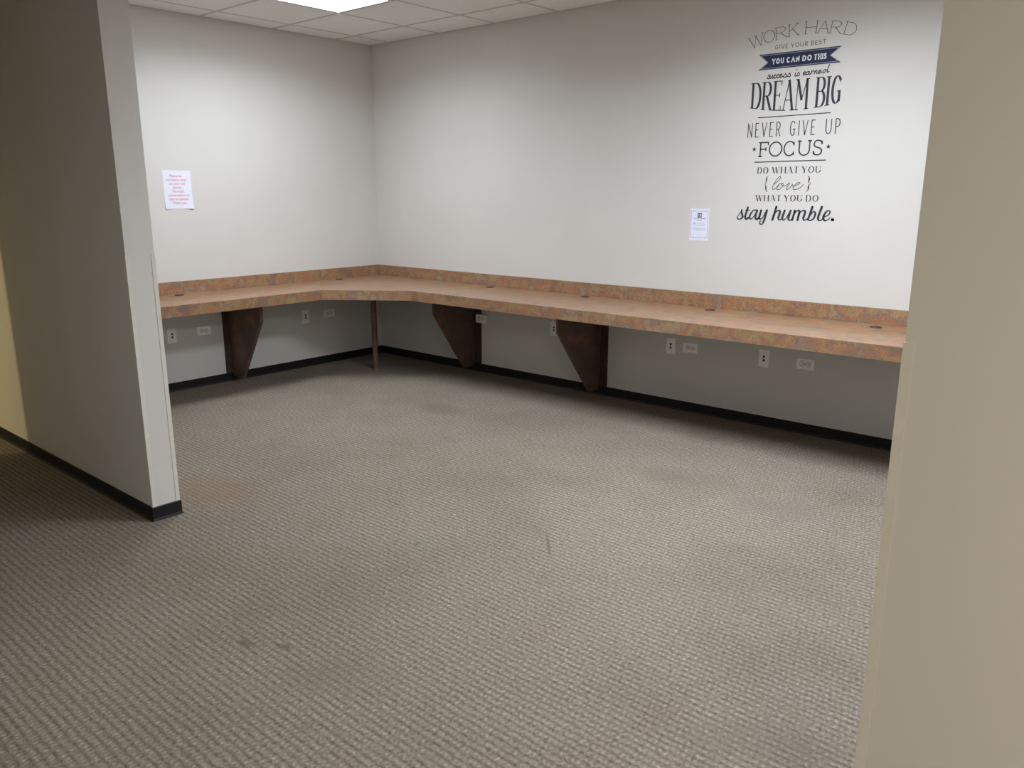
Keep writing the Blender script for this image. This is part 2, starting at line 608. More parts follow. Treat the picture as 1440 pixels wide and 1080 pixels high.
# dark caulk line in the butt joint of the two slabs
boxo('joint', (SEAM - G, SEAM + G, -DR, -0.02, ZT - SL, ZT - 0.0006), 'slot', counter)

for k, (gx, gy, rot) in enumerate(((0.105, -2.004, 0.3), (0.095, -0.535, 0.8), (1.50, -0.105, 0.2), (2.447, -0.112, 2.6), (3.459, -0.128, 1.1), (4.493, -0.14, 0.5))):
    bm = bmesh.new()
    seg = 28
    R0, R1, h0 = 0.034, 0.026, 0.004
    rings = []
    for (r, z) in ((R0, ZT + 0.0002), (R0 - 0.002, ZT + h0), (R1, ZT + h0), (R1, ZT + 0.0004)):
        rings.append([bm.verts.new((gx + r * math.cos(2 * math.pi * i / seg), gy + r * math.sin(2 * math.pi * i / seg), z)) for i in range(seg)])
    for a in range(3):
        for i in range(seg):
            j = (i + 1) % seg
            bm.faces.new([rings[a][i], rings[a][j], rings[a + 1][j], rings[a + 1][i]])
    g = link('grommet', bm, 'grommet', counter)
    bm = bmesh.new()
    cyl(bm, (gx, gy, ZT + 0.0004), R1 - 0.0006, 0.0026, 'z', 24)
    link('cap', bm, 'grommet', g)
    bm = bmesh.new()
    c_, s_ = math.cos(rot), math.sin(rot)
    pts = [(0.004, -0.009), (0.0245, -0.006), (0.0245, 0.006), (0.004, 0.009)]
    prism(bm, pts, lambda p, q, k: (gx + p * c_ - q * s_, gy + p * s_ + q * c_, ZT + (0.003, 0.0036)[k]))
    link('cable_slot', bm, 'slot', g)


# ------------------------------------------------------------------ brackets and leg
def bracket(label, axis, at, th, depth, foot, cl0, cl1, notch=None):
    """side panel standing square to a wall plus a wall cleat. axis 'y': off the back wall at x = at; 'x': off the left wall."""
    base = (at, -0.2, 0.045) if axis == 'y' else (0.2, at, 0.045)
    t = thing('support_bracket', base, label, 'bracket', 'brown counter supports')
    zt = ZT - SL - 0.0005
    prof = [(0.0195, 0.045), (foot, 0.045), (depth, 0.5345), (depth, zt), (0.0195, zt)]
    if axis == 'y':
        fn = lambda p, q, k: (at + (0, th)[k], -p, q)
    else:
        fn = lambda p, q, k: (p, at + (0, th)[k], q)
    bm = bmesh.new()
    prism(bm, prof, fn)
    link('side_panel', bm, 'brown', t, 0.0008)
    # cleat screwed to the wall
    if notch:
        cp = [(cl0, BH + 0.001), (cl1, BH + 0.001), (cl1, notch[1]), (notch[0], notch[1]), (notch[0], notch[2]), (cl1, notch[2]), (cl1, zt), (cl0, zt)]
    else:
        cp = [(cl0, BH + 0.001), (cl1, BH + 0.001), (cl1, zt), (cl0, zt)]
    if axis == 'y':
        fn = lambda p, q, k: (p, (-0.0005, -0.0190)[k], q)
    else:
        fn = lambda p, q, k: ((0.0005, 0.0190)[k], p, q)
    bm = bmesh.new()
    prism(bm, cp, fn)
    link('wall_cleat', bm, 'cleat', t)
    return t


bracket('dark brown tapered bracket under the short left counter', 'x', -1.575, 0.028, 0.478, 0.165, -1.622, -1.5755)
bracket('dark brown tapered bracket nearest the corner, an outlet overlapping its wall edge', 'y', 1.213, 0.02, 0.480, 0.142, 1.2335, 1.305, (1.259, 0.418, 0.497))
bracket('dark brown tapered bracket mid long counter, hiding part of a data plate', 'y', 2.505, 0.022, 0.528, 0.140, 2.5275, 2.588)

bm = bmesh.new()
LX, LY = 0.545, -0.530
cyl(bm, (LX, LY, 0.0), 0.0238, ZT - SL - 0.004, 'z', 24)
leg = thing('support_post', (LX, LY, 0.0), 'slim round brown post under the counter corner', 'post')
link('shaft', bm, 'brown', leg, smooth=False)
bm = bmesh.new()
cyl(bm, (LX, LY, ZT - SL - 0.004), 0.05, 0.0035, 'z', 24)
link('mounting_plate', bm, 'brown', leg)
bm = bmesh.new()
cyl(bm, (LX, LY, 0.0), 0.026, 0.012, 'z', 24, 0.0245)
link('foot', bm, 'brown', leg)


# ------------------------------------------------------------------ wall plates
def wall_map(wall, c, off=0.0):
    """local (a along the wall to the right, b up, d out of the wall) -> world."""
    if wall == 'back':
        return lambda a, b, d: (c[0] + a, -off - d, c[1] + b)
    return lambda a, b, d: (off + d, c[0] + a, c[1] + b)


def lbox(bm, mp, a0, a1, b0, b1, d0, d1):
    v = [bm.verts.new(mp(*p)) for p in ((a0, b0, d0), (a1, b0, d0), (a1, b1, d0), (a0, b1, d0), (a0, b0, d1), (a1, b0, d1), (a1, b1, d1), (a0, b1, d1))]
    for f in ((0, 3, 2, 1), (4, 5, 6, 7), (0, 1, 5, 4), (1, 2, 6, 5), (2, 3, 7, 6), (3, 0, 4, 7)):
        bm.faces.new([v[i] for i in f])


def plate_body(mp, wa, wb, d=0.0055):
    """cover plate with a chamfered rim."""
    bm = bmesh.new()
    r = 0.003
    rings = []
    for (ia, dd) in ((0, 0.0004), (0, d * 0.45), (r, d)):
        rings.append([bm.verts.new(mp(sa * (wa / 2 - ia), sb * (wb / 2 - ia), dd)) for sa, sb in ((-1, -1), (1, -1), (1, 1), (-1, 1))])
    for a in range(2):
        for i in range(4):
            j = (i + 1) % 4
            bm.faces.new([rings[a][i], rings[a][j], rings[a + 1][j], rings[a + 1][i]])
    bm.faces.new(rings[0])
    bm.faces.new(rings[2])
    return bm


def disc(bm, mp, a, b, ra, rb, d0, d1, seg=16, flat=None):
    pts = []
    for i in range(seg):
        t = 2 * math.pi * i / seg
        x, y = ra * math.cos(t), rb * math.sin(t)
        if flat:
            x = max(-flat, min(flat, x))
        pts.append((a + x, b + y))
    prism(bm, pts, lambda p, q, k: mp(p, q, (d0, d1)[k]))


def data_plate(wall, c, label):
    mp = wall_map(wall, c)
    base = mp(0, 0, 0)
    t = thing('data_plate', base, label, 'data plate', 'data plates under the counter')
    link('plate', plate_body(mp, 0.072, 0.116), 'plate', t)
    for b in (0.012, -0.012):
        bm = bmesh.new()
        lbox(bm, mp, -0.009, 0.009, b - 0.009, b + 0.009, 0.0050, 0.0062)
        j = link('jack', bm, 'plate', t)
        bm = bmesh.new()
        lbox(bm, mp, -0.0068, 0.0068, b - 0.0068, b + 0.0068, 0.0060, 0.0066)
        link('socket', bm, 'slot', j)
    for b in (0.046, -0.046):
        bm = bmesh.new()
        disc(bm, mp, 0, b, 0.003, 0.003, 0.005, 0.0062, 10)
        link('screw', bm, 'tee', t)


def power_outlet(wall, c, label, off=0.0):
    mp = wall_map(wall, c, off)
    base = mp(0, 0, 0)
    t = thing('power_outlet', base, label, 'outlet', 'power outlets under the counter')
    link('plate', plate_body(mp, 0.116, 0.071), 'plate', t)
    if off:
        bm = bmesh.new()
        lbox(bm, mp, -0.054, 0.054, -0.0325, 0.0325, 0.0003 - off, 0.0004)
        link('mud_ring', bm, 'plate', t)
    for a in (-0.0195, 0.0195):
        bm = bmesh.new()
        disc(bm, mp, a, 0, 0.0165, 0.0165, 0.0050, 0.0068, 20, 0.0140)
        r = link('receptacle', bm, 'plate', t)
        bm = bmesh.new()
        disc(bm, mp, a, 0, 0.0178, 0.0178, 0.0051, 0.0058, 20, 0.0153)
        link('shadow_gap', bm, 'slot', r)  # dark disc drawn in for the shadow gap around the receptacle
        bm = bmesh.new()      # two blade slots and the ground hole of a sideways receptacle
        lbox(bm, mp, a - 0.0065, a + 0.003, 0.0052, 0.0085, 0.0066, 0.0073)
        lbox(bm, mp, a - 0.0075, a + 0.003, -0.0085, -0.0052, 0.0066, 0.0073)
        disc(bm, mp, a + 0.0085, 0, 0.0032, 0.0032, 0.0066, 0.0073, 10)
        link('slots', bm, 'slot', r)
    bm = bmesh.new()
    disc(bm, mp, 0, 0, 0.003, 0.003, 0.005, 0.0062, 10)
    link('screw', bm, 'slot', t)


data_plate('left', (-2.042, 0.431), 'upright data plate on the left wall beside the partition end')
power_outlet('left', (-1.783, 0.4365), 'sideways power outlet left of the left-wall bracket')
data_plate('left', (-0.842, 0.439), 'upright data plate on the left wall between bracket and post')
power_outlet('left', (-0.592, 0.4415), 'sideways power outlet on the left wall nearest the corner post')
power_outlet('back', (1.3185, 0.4575), 'sideways power outlet overlapping the edge of a brown bracket', 0.0200)
data_plate('back', (2.080, 0.4535), 'upright data plate half hidden behind the middle bracket of the long counter')
data_plate('back', (3.113, 0.446), 'upright data plate below the small posted notice on the long wall')
power_outlet('back', (3.263, 0.4495), 'sideways power outlet close beside a data plate under the long counter')
data_plate('back', (3.792, 0.448), 'rightmost upright data plate under the long counter')
power_outlet('back', (4.061, 0.4465), 'rightmost sideways power outlet under the long counter')


# ------------------------------------------------------------------ lettering engine
def smooth_path(pts, n=8):
    """Catmull-Rom through pts (2D, any extra columns ride along)."""
    if len(pts) < 3:
        return [tuple(p) for p in pts]
    P = [tuple(2 * a - b for a, b in zip(pts[0], pts[1]))] + [tuple(p) for p in pts] + [tuple(2 * a - b for a, b in zip(pts[-1], pts[-2]))]
    out = []
    for i in range(1, len(P) - 2):
        for k in range(n):
            t = k / n
            out.append(tuple(0.5 * ((2 * b) + (-a + c) * t + (2 * a - 5 * b + 4 * c - d) * t * t + (-a + 3 * b - 3 * c + d) * t ** 3)
                             for a, b, c, d in zip(P[i - 1], P[i], P[i + 1], P[i + 2])))
    out.append(tuple(pts[-1]))
    return out


def ribbon(polys, pts, width, cap=False):
    """pts 2D polyline; width: number, list, or fn(direction) -> adds one ribbon polygon strip to polys."""
    n = len(pts)
    L_, R_ = [], []
    for i, p in enumerate(pts):
        a = pts[max(i - 1, 0)]
        b = pts[min(i + 1, n - 1)]
        dx, dy = b[0] - a[0], b[1] - a[1]
        l = math.hypot(dx, dy) or 1e-9
        dx, dy = dx / l, dy / l
        wd = width(dx, dy) if callable(width) else (width[i] if isinstance(width, list) else width)
        L_.append((p[0] - dy * wd / 2, p[1] + dx * wd / 2))
        R_.append((p[0] + dy * wd / 2, p[1] - dx * wd / 2))
    for i in range(n - 1):
        polys.append([L_[i], R_[i], R_[i + 1], L_[i + 1]])
    if cap:
        for i in (0, n - 1):
            r = math.hypot(L_[i][0] - R_[i][0], L_[i][1] - R_[i][1]) / 2
            polys.append([(pts[i][0] + r * math.cos(t * math.pi / 5), pts[i][1] + r * math.sin(t * math.pi / 5)) for t in range(10)])


def arc(cx, cy, rx, ry, a0, a1, n=14):
    return [(cx + rx * math.cos(math.radians(a0 + (a1 - a0) * i / n)), cy + ry * math.sin(math.radians(a0 + (a1 - a0) * i / n))) for i in range(n + 1)]


# skeletons in a unit box: ('a' direction-weighted | 'k' thick | 'n' thin, points); serifs: (x, y, 'h' | 'v')
GL = {
    'A': (0.95, [('n', [(0, 0), (.5, 1)]), ('k', [(.5, 1), (1, 0)]), ('n', [(.2, .34), (.8, .34)])], [(0, 0, 'h'), (1, 0, 'h')]),
    'B': (0.75, [('k', [(0, 0), (0, 1)]), ('a', [(0, 1), (.5, 1)] + arc(.5, .765, .42, .235, 90, -90) + [(0, .53)]),
                 ('a', [(0, .53), (.5, .53)] + arc(.5, .265, .5, .265, 90, -90) + [(0, 0)])], [(0, 0, 'hl'), (0, 1, 'hl')]),
    'C': (0.90, [('a', arc(.52, .5, .52, .5, 42, 318, 24))], [(.92, .83, 'v'), (.92, .17, 'v')]),
    'D': (0.88, [('k', [(0, 0), (0, 1)]), ('a', [(0, 1), (.42, 1)] + arc(.42, .5, .58, .5, 90, -90) + [(0, 0)])], [(0, 0, 'hl'), (0, 1, 'hl')]),
    'E': (0.68, [('k', [(0, 0), (0, 1)]), ('n', [(0, 1), (1, 1)]), ('n', [(0, .52), (.75, .52)]), ('n', [(0, 0), (1, 0)])],
          [(0, 0, 'hl'), (0, 1, 'hl'), (1, .93, 'v'), (.75, .52, 'v'), (1, .07, 'v')]),
    'F': (0.68, [('k', [(0, 0), (0, 1)]), ('n', [(0, 1), (1, 1)]), ('n', [(0, .52), (.72, .52)])],
          [(0, 0, 'h'), (0, 1, 'hl'), (1, .92, 'v'), (.72, .52, 'v')]),
    'G': (0.92, [('a', arc(.52, .5, .52, .5, 42, 360 - 52, 24)), ('k', [(.86, .06), (.86, .44)]), ('n', [(.60, .44), (1, .44)])], [(.92, .83, 'v')]),
    'H': (0.92, [('k', [(0, 0), (0, 1)]), ('k', [(1, 0), (1, 1)]), ('n', [(0, .52), (1, .52)])], [(0, 0, 'h'), (0, 1, 'h'), (1, 0, 'h'), (1, 1, 'h')]),
    'I': (0.10, [('k', [(.5, 0), (.5, 1)])], [(.5, 0, 'h'), (.5, 1, 'h')]),
    'K': (0.85, [('k', [(0, 0), (0, 1)]), ('n', [(0, .36), (.92, 1)]), ('k', [(.35, .60), (1, 0)])], [(0, 0, 'h'), (0, 1, 'h'), (1, 0, 'h'), (.92, 1, 'h')]),
    'M': (1.05, [('n', [(0, 0), (.06, 1)]), ('k', [(.06, 1), (.5, .32)]), ('n', [(.5, .32), (.94, 1)]), ('k', [(.94, 1), (1, 0)])], [(0, 0, 'h'), (1, 0, 'h'), (.06, 1, 'hl'), (.94, 1, 'hr')]),
    'N': (0.88, [('n', [(0, 0), (0, 1)]), ('k', [(0, 1), (1, 0)]), ('n', [(1, 0), (1, 1)])], [(0, 0, 'h'), (0, 1, 'hl'), (1, 1, 'h')]),
    'O': (1.00, [('a', arc(.5, .5, .5, .5, 0, 360, 36))], []),
    'P': (0.72, [('k', [(0, 0), (0, 1)]), ('a', [(0, 1), (.5, 1)] + arc(.5, .73, .5, .27, 90, -90) + [(0, .46)])], [(0, 0, 'h'), (0, 1, 'hl')]),
    'R': (0.80, [('k', [(0, 0), (0, 1)]), ('a', [(0, 1), (.45, 1)] + arc(.45, .75, .45, .25, 90, -90) + [(0, .50)]), ('k', [(.42, .50), (1, 0)])], [(0, 0, 'h'), (0, 1, 'hl'), (1, 0, 'hr')]),
    'S': (0.72, [('a', smooth_path([(.93, .80), (.80, .95), (.5, 1), (.2, .95), (.05, .76), (.18, .59), (.5, .51), (.84, .42), (.96, .24), (.80, .05), (.48, 0), (.17, .05), (.03, .22)], 4))],
          [(.95, .84, 'v'), (.03, .17, 'v')]),
    'T': (0.80, [('k', [(.5, 0), (.5, 1)]), ('n', [(0, 1), (1, 1)])], [(.5, 0, 'h'), (0, .93, 'v'), (1, .93, 'v')]),
    'U': (0.90, [('k', [(0, 1), (0, .36)]), ('a', arc(.5, .36, .5, .36, 180, 360)), ('n', [(1, .36), (1, 1)])], [(0, 1, 'h'), (1, 1, 'h')]),
    'V': (0.90, [('k', [(0, 1), (.5, 0)]), ('n', [(.5, 0), (1, 1)])], [(0, 1, 'h'), (1, 1, 'h')]),
    'W': (1.35, [('k', [(0, 1), (.28, 0)]), ('n', [(.28, 0), (.5, .96)]), ('k', [(.5, .96), (.74, 0)]), ('n', [(.74, 0), (1, 1)])], [(0, 1, 'h'), (1, 1, 'h'), (.5, .98, 'h')]),
    'Y': (0.88, [('k', [(0, 1), (.5, .46)]), ('n', [(1, 1), (.5, .46)]), ('k', [(.5, 0), (.5, .48)])], [(0, 1, 'h'), (1, 1, 'h'), (.5, 0, 'h')]),
}


def glyph(polys, ch, x0, x1, z0, z1, wk, wn, serif=0.0, st=0.0, slant_fn=None, over=None):
    """draw one capital into polys inside the box; wk / wn stem and hairline widths in metres."""
    wd, strokes, serifs = GL[ch]
    ix = wk / 2 if ch not in 'AVWY' else wk / 3
    ax, bx = x0 + ix, x1 - ix
    az, bz = z0 + wn / 2, z1 - wn / 2
    mp = lambda p: (ax + (bx - ax) * p[0], az + (bz - az) * p[1])
    loc = []
    for kind, pts in strokes:
        q = [mp(p) for p in pts]
        if len(q) == 2:       # extend straight ends to the box
            d = Vector(q[1]) - Vector(q[0])
            if d.length > 0:
                d = d.normalized() * (wn / 2)
                q = [tuple(Vector(q[0]) - d), tuple(Vector(q[1]) + d)]
            # cut long straight strokes so that warps bend them
            q = [tuple(Vector(q[0]).lerp(Vector(q[1]), t / 4)) for t in range(5)]
        if kind == 'k':
            ww = wk
        elif kind == 'n':
            ww = wn
        else:
            ww = lambda dx, dy: wn + (wk - wn) * abs(dy) ** 1.4
        ribbon(loc, q, ww)
    if serif:
        for sx, sy, o in serifs:
            p = mp((sx, sy))
            if o[0] == 'h':
                l, r = serif / 2, serif / 2
                if o == 'hl':
                    r = 0
                if o == 'hr':
                    l = 0
                zz = az if sy < .5 else bz
                ribbon(loc, [(p[0] - l, zz), (p[0] + r, zz)], st)
            else:
                ribbon(loc, [(p[0], p[1] - serif * .42), (p[0], p[1] + serif * .42)], st)
    polys.extend(loc)


def word(polys, text, x0, x1, z0, z1, wk, wn, serif=0.0, st=0.0, gap=0.22, boxes=None, space=0.55):
    tot, items = 0.0, []
    for i, ch in enumerate(text):
        if ch == ' ':
            tot += space
            items.append(None)
            continue
        wd = GL[ch][0]
        items.append((tot, wd, ch))
        tot += wd + gap
    tot -= gap
    sc = (x1 - x0) / tot
    for it in items:
        if it:
            a, wd, ch = it
            glyph(polys, ch, x0 + a * sc, x0 + (a + wd) * sc, z0, z1, wk, wn, serif, st)


def letters_obj(name, polys, material, parent, mp, d0=0.0003, d1=0.0007):
    """flat cut-vinyl shapes on a wall; mp(a, b, d) -> world."""
    bm = bmesh.new()
    for poly in polys:
        try:
            vs_ = [bm.verts.new(mp(p[0], p[1], d1)) for p in poly]
            bm.faces.new(vs_)
        except ValueError:
            pass
    me = bpy.data.meshes.new(name)
    bm.normal_update()
    bm.to_mesh(me)
    bm.free()
    me.materials.append(M[material])
    o = bpy.data.objects.new(name, me)
    COL.objects.link(o)
    o.parent = parent
    o.matrix_parent_inverse = parent.matrix_world.inverted()
    return o


def warp(polys, fn):
    return [[fn(p) for p in poly] for poly in polys]


BACK = lambda a, b, d: (a, -d, b)
decal = thing('wall_decal', (3.87, 0.0, 1.30), 'tall motivational quote in dark mixed lettering on the long wall', 'wall decal')

# WORK HARD, arched, hairline slab serif
base = lambda x: 2.379 - 0.47 * (x - 3.88) ** 2
for wd_ in ((('W', 3.553, 3.643), ('O', 3.640, 3.711), ('R', 3.716, 3.782), ('K', 3.794, 3.853)),
            (('H', 3.893, 3.960), ('A', 3.970, 4.032), ('R', 4.040, 4.104), ('D', 4.120, 4.186))):
    P = []
    for ch, xa, xb in wd_:
        loc = []
        xc = (xa + xb) / 2
        sl = math.atan(-0.94 * (xc - 3.88))
        glyph(loc, ch, -(xb - xa) / 2, (xb - xa) / 2, 0, 0.068, 0.0040, 0.0030, 0.016, 0.0028)
        c_, s_ = math.cos(sl), math.sin(sl)
        P += warp(loc, lambda p: (xc + p[0] * c_ - p[1] * s_ + 0.034 * s_, base(xc) + p[0] * s_ + p[1] * c_))
    letters_obj('lettering', P, 'thinvinyl', decal, BACK)
# GIVE YOUR BEST
for t, a, b in (('GIVE', 3.717, 3.797), ('YOUR', 3.813, 3.915), ('BEST', 3.933, 4.019)):
    P = []
    word(P, t, a, b, 2.3140, 2.3395, 0.0034, 0.0031, gap=0.30)
    letters_obj('lettering', P, 'thinvinyl', decal, BACK)
# banner
bl, br, zt_, zb_, zm = 3.6195, 4.1125, 2.2940, 2.2055, 2.2470


def banner_outline(d):
    k = d * 1.9
    return [(bl + k, zt_ - d), (br - k, zt_ - d), (4.053 - d * .5, zm + .002), (br - k, zb_ + d), (bl + k, zb_ + d), (3.676 + d * .5, zm - .002)]


def outline_obj(name, pts, material, d):
    bm = bmesh.new()
    f = bm.faces.new([bm.verts.new((p[0], -d, p[1])) for p in pts])
    f.normal_update()
    bmesh.ops.triangulate(bm, faces=[f], ngon_method='EAR_CLIP')
    me = bpy.data.meshes.new(name)
    bm.to_mesh(me)
    bm.free()
    me.materials.append(M[material])
    o = bpy.data.objects.new(name, me)
    COL.objects.link(o)
    o.parent = decal
    o.matrix_parent_inverse = decal.matrix_world.inverted()
    return o


ban = outline_obj('banner', banner_outline(0), 'navy', 0.0005)
P = []
q = banner_outline(0.0075)
for i in range(6):
    ribbon(P, [q[i], q[(i + 1) % 6]], 0.0020)
letters_obj('banner_border', P, 'greyink', decal, BACK, d1=0.0009)
for t, a, b in (('YOU', 3.705, 3.778), ('CAN', 3.794, 3.872), ('DO', 3.888, 3.943), ('THIS', 3.957, 4.029)):
    P = []
    word(P, t, a, b, 2.2325, 2.2640, 0.0068, 0.0062, gap=0.26)
    letters_obj('lettering', P, 'white', decal, BACK, d1=0.0011)['label'] = 'white capitals on the navy banner'


def traced(region, strokes, scale_w=1.0):
    """strokes traced in a crop's own pixels (1440 wide) -> polys on the back wall."""
    k = (region[2] - region[0]) / 1440.0
    px = 5.0 / F_PX * k      # rough metres per crop pixel at the wall
    out = []
    for pts, wd, *flag in strokes:
        rows = [(p[0], p[1], (p[2] if len(p) > 2 else wd)) for p in pts]
        rows = smooth_path(rows, 7)
        pp = []
        for r in rows:
            w_ = pl_wall(region[0] + r[0] * k, region[1] + r[1] * k)
            pp.append((w_.x, w_.z))
        ribbon(out, pp, [r[2] * px * scale_w for r in rows], cap=True)
    return out


# success is earned
R = (1060, 85, 1190, 165)
st = [
    ([(203, 282), (222, 250), (238, 218)], 8), ([(238, 220), (246, 250), (248, 270), (232, 286), (206, 278)], 11),
    ([(262, 232), (254, 262), (262, 282), (284, 258), (298, 226)], 10), ([(298, 226), (289, 262), (298, 277), (316, 262)], 11),
    ([(346, 236), (340, 221), (322, 234), (311, 262), (326, 279), (358, 256)], 11),
    ([(393, 230), (386, 215), (368, 228), (358, 256), (373, 273), (404, 250)], 11),
    ([(406, 248), (436, 230), (436, 211), (416, 220), (404, 250), (420, 268), (452, 245)], 11),
    ([(456, 258), (478, 228), (496, 200)], 8), ([(496, 202), (506, 232), (506, 250), (490, 263), (464, 256)], 11),
    ([(518, 252), (540, 222), (560, 192)], 8), ([(560, 194), (570, 224), (570, 240), (555, 254), (526, 248)], 11),
    ([(655, 192), (642, 228), (650, 245), (672, 226)], 11), ([(668, 146), (672, 142)], 13),
    ([(668, 236), (684, 208), (700, 180)], 8), ([(700, 182), (710, 212), (708, 230), (694, 242), (670, 236)], 11),
    ([(770, 212), (804, 194), (804, 176), (784, 184), (770, 214), (786, 230), (822, 206)], 11),
    ([(868, 176), (848, 170), (826, 192), (822, 218), (840, 218), (868, 178)], 10), ([(868, 174), (858, 206), (868, 218), (888, 200)], 11),
    ([(902, 164), (900, 186), (890, 212)], 11), ([(900, 190), (914, 166), (930, 158), (938, 172)], 9),
    ([(956, 158), (952, 178), (942, 206)], 11), ([(952, 188), (974, 158), (988, 160), (978, 190), (986, 204), (1008, 188)], 10),
    ([(1010, 186), (1044, 166), (1044, 147), (1024, 156), (1010, 186), (1024, 202), (1062, 180)], 11),
    ([(1128, 144), (1106, 142), (1084, 166), (1080, 194), (1102, 190), (1132, 148)], 10), ([(1184, 62), (1160, 110), (1146, 160), (1150, 186), (1174, 168)], 11)]
for a, b in ((0, 11), (11, 15), (15, len(st))):
    letters_obj('lettering', traced(R, st[a:b], 1.25), 'vinyl', decal, BACK)

# DREAM BIG, arched foot
dz = lambda x: 1.9615 + 0.37 * (x - 3.862) ** 2
for wd_ in ((('D', 3.589, 3.652), ('R', 3.660, 3.721), ('E', 3.730, 3.783), ('A', 3.789, 3.854), ('M', 3.864, 3.940)),
            (('B', 3.986, 4.042), ('I', 4.047, 4.063), ('G', 4.073, 4.133))):
    P = []
    for ch, xa, xb in wd_:
        loc = []
        glyph(loc, ch, xa, xb, 1.9615, 2.1360, 0.0142, 0.0054, 0.029, 0.0052)
        P += warp(loc, lambda p: (p[0], dz(p[0]) + (p[1] - 1.9615) * (2.1360 - dz(p[0])) / (2.1360 - 1.9615)))
    letters_obj('lettering', P, 'vinyl', decal, BACK)['label'] = 'tall condensed serif capitals'
# rules and stars
P = []
ribbon(P, [(3.639, 1.9315), (4.081, 1.9350)], 0.0052)
letters_obj('rule', P, 'vinyl', decal, BACK)
P = []
ribbon(P, [(3.636, 1.6690), (4.078, 1.6712)], 0.0060)
letters_obj('rule', P, 'vinyl', decal, BACK)
for sx in (3.629, 4.0845):
    pts = []
    for i in range(10):
        r = 0.0155 if i % 2 == 0 else 0.0066
        t = math.radians(90 + 36 * i)
        pts.append((sx + r * math.cos(t), 1.7468 + r * math.sin(t)))
    outline_obj('star', pts, 'vinyl', 0.0007)
# NEVER GIVE UP
for t, a, b in (('NEVER', 3.578, 3.789), ('GIVE', 3.846, 3.998), ('UP', 4.058, 4.142)):
    P = []
    word(P, t, a, b, 1.8160, 1.9020, 0.0056, 0.0050, gap=0.50)
    letters_obj('lettering', P, 'vinyl', decal, BACK)
# FOCUS
P = []
for ch, xa, xb in (('F', 3.665, 3.722), ('O', 3.723, 3.809), ('C', 3.815, 3.888), ('U', 3.908, 3.978), ('S', 3.993, 4.053)):
    glyph(P, ch, xa, xb, 1.6985, 1.7880, 0.0084, 0.0076, 0.025, 0.0074)
letters_obj('lettering', P, 'vinyl', decal, BACK)
# DO WHAT YOU / WHAT YOU DO
for z0, z1, ws in ((1.6000, 1.6375, (('DO', 3.660, 3.730), ('WHAT', 3.754, 3.918), ('YOU', 3.939, 4.052))),
                   (1.4335, 1.4710, (('WHAT', 3.660, 3.822), ('YOU', 3.842, 3.955), ('DO', 3.978, 4.053)))):
    for t, a, b in ws:
        P = []
        word(P, t, a, b, z0, z1, 0.0068, 0.0016, 0.013, 0.0014, gap=0.24)
        letters_obj('lettering', P, 'vinyl', decal, BACK)
# { love }
R = (1060, 230, 1170, 290)
st = [([(376, 380), (440, 330), (488, 272), (490, 240), (466, 246), (420, 302), (366, 390), (342, 444), (350, 474), (384, 468), (430, 436), (462, 402)], 11),
      ([(522, 370), (492, 364), (450, 400), (424, 450), (440, 480), (482, 468), (526, 420), (546, 376), (522, 366), (508, 388), (540, 410), (592, 404), (640, 370), (660, 356),
        (640, 400), (602, 450), (606, 476), (640, 464), (690, 416), (716, 374), (708, 404), (740, 416), (800, 396), (850, 360), (838, 350), (798, 360), (746, 410), (722, 456), (740, 480), (792, 474), (860, 440), (914, 386)], 11)]
letters_obj('lettering', traced(R, st), 'vinyl', decal, BACK)
P = traced(R, [([(276, 232, 5), (246, 246, 12), (236, 292, 26), (226, 345, 15), (194, 378, 5)], 10), ([(194, 378, 5), (220, 402, 14), (222, 450, 26), (228, 498, 13), (252, 522, 5)], 10)])
letters_obj('brace', P, 'vinyl', decal, BACK)
P = traced(R, [([(988, 222, 5), (1018, 240, 12), (1022, 288, 26), (1014, 338, 15), (1050, 372, 5)], 10), ([(1050, 372, 5), (1012, 398, 14), (1006, 440, 26), (994, 492, 13), (958, 520, 5)], 10)])
letters_obj('brace', P, 'vinyl', decal, BACK)
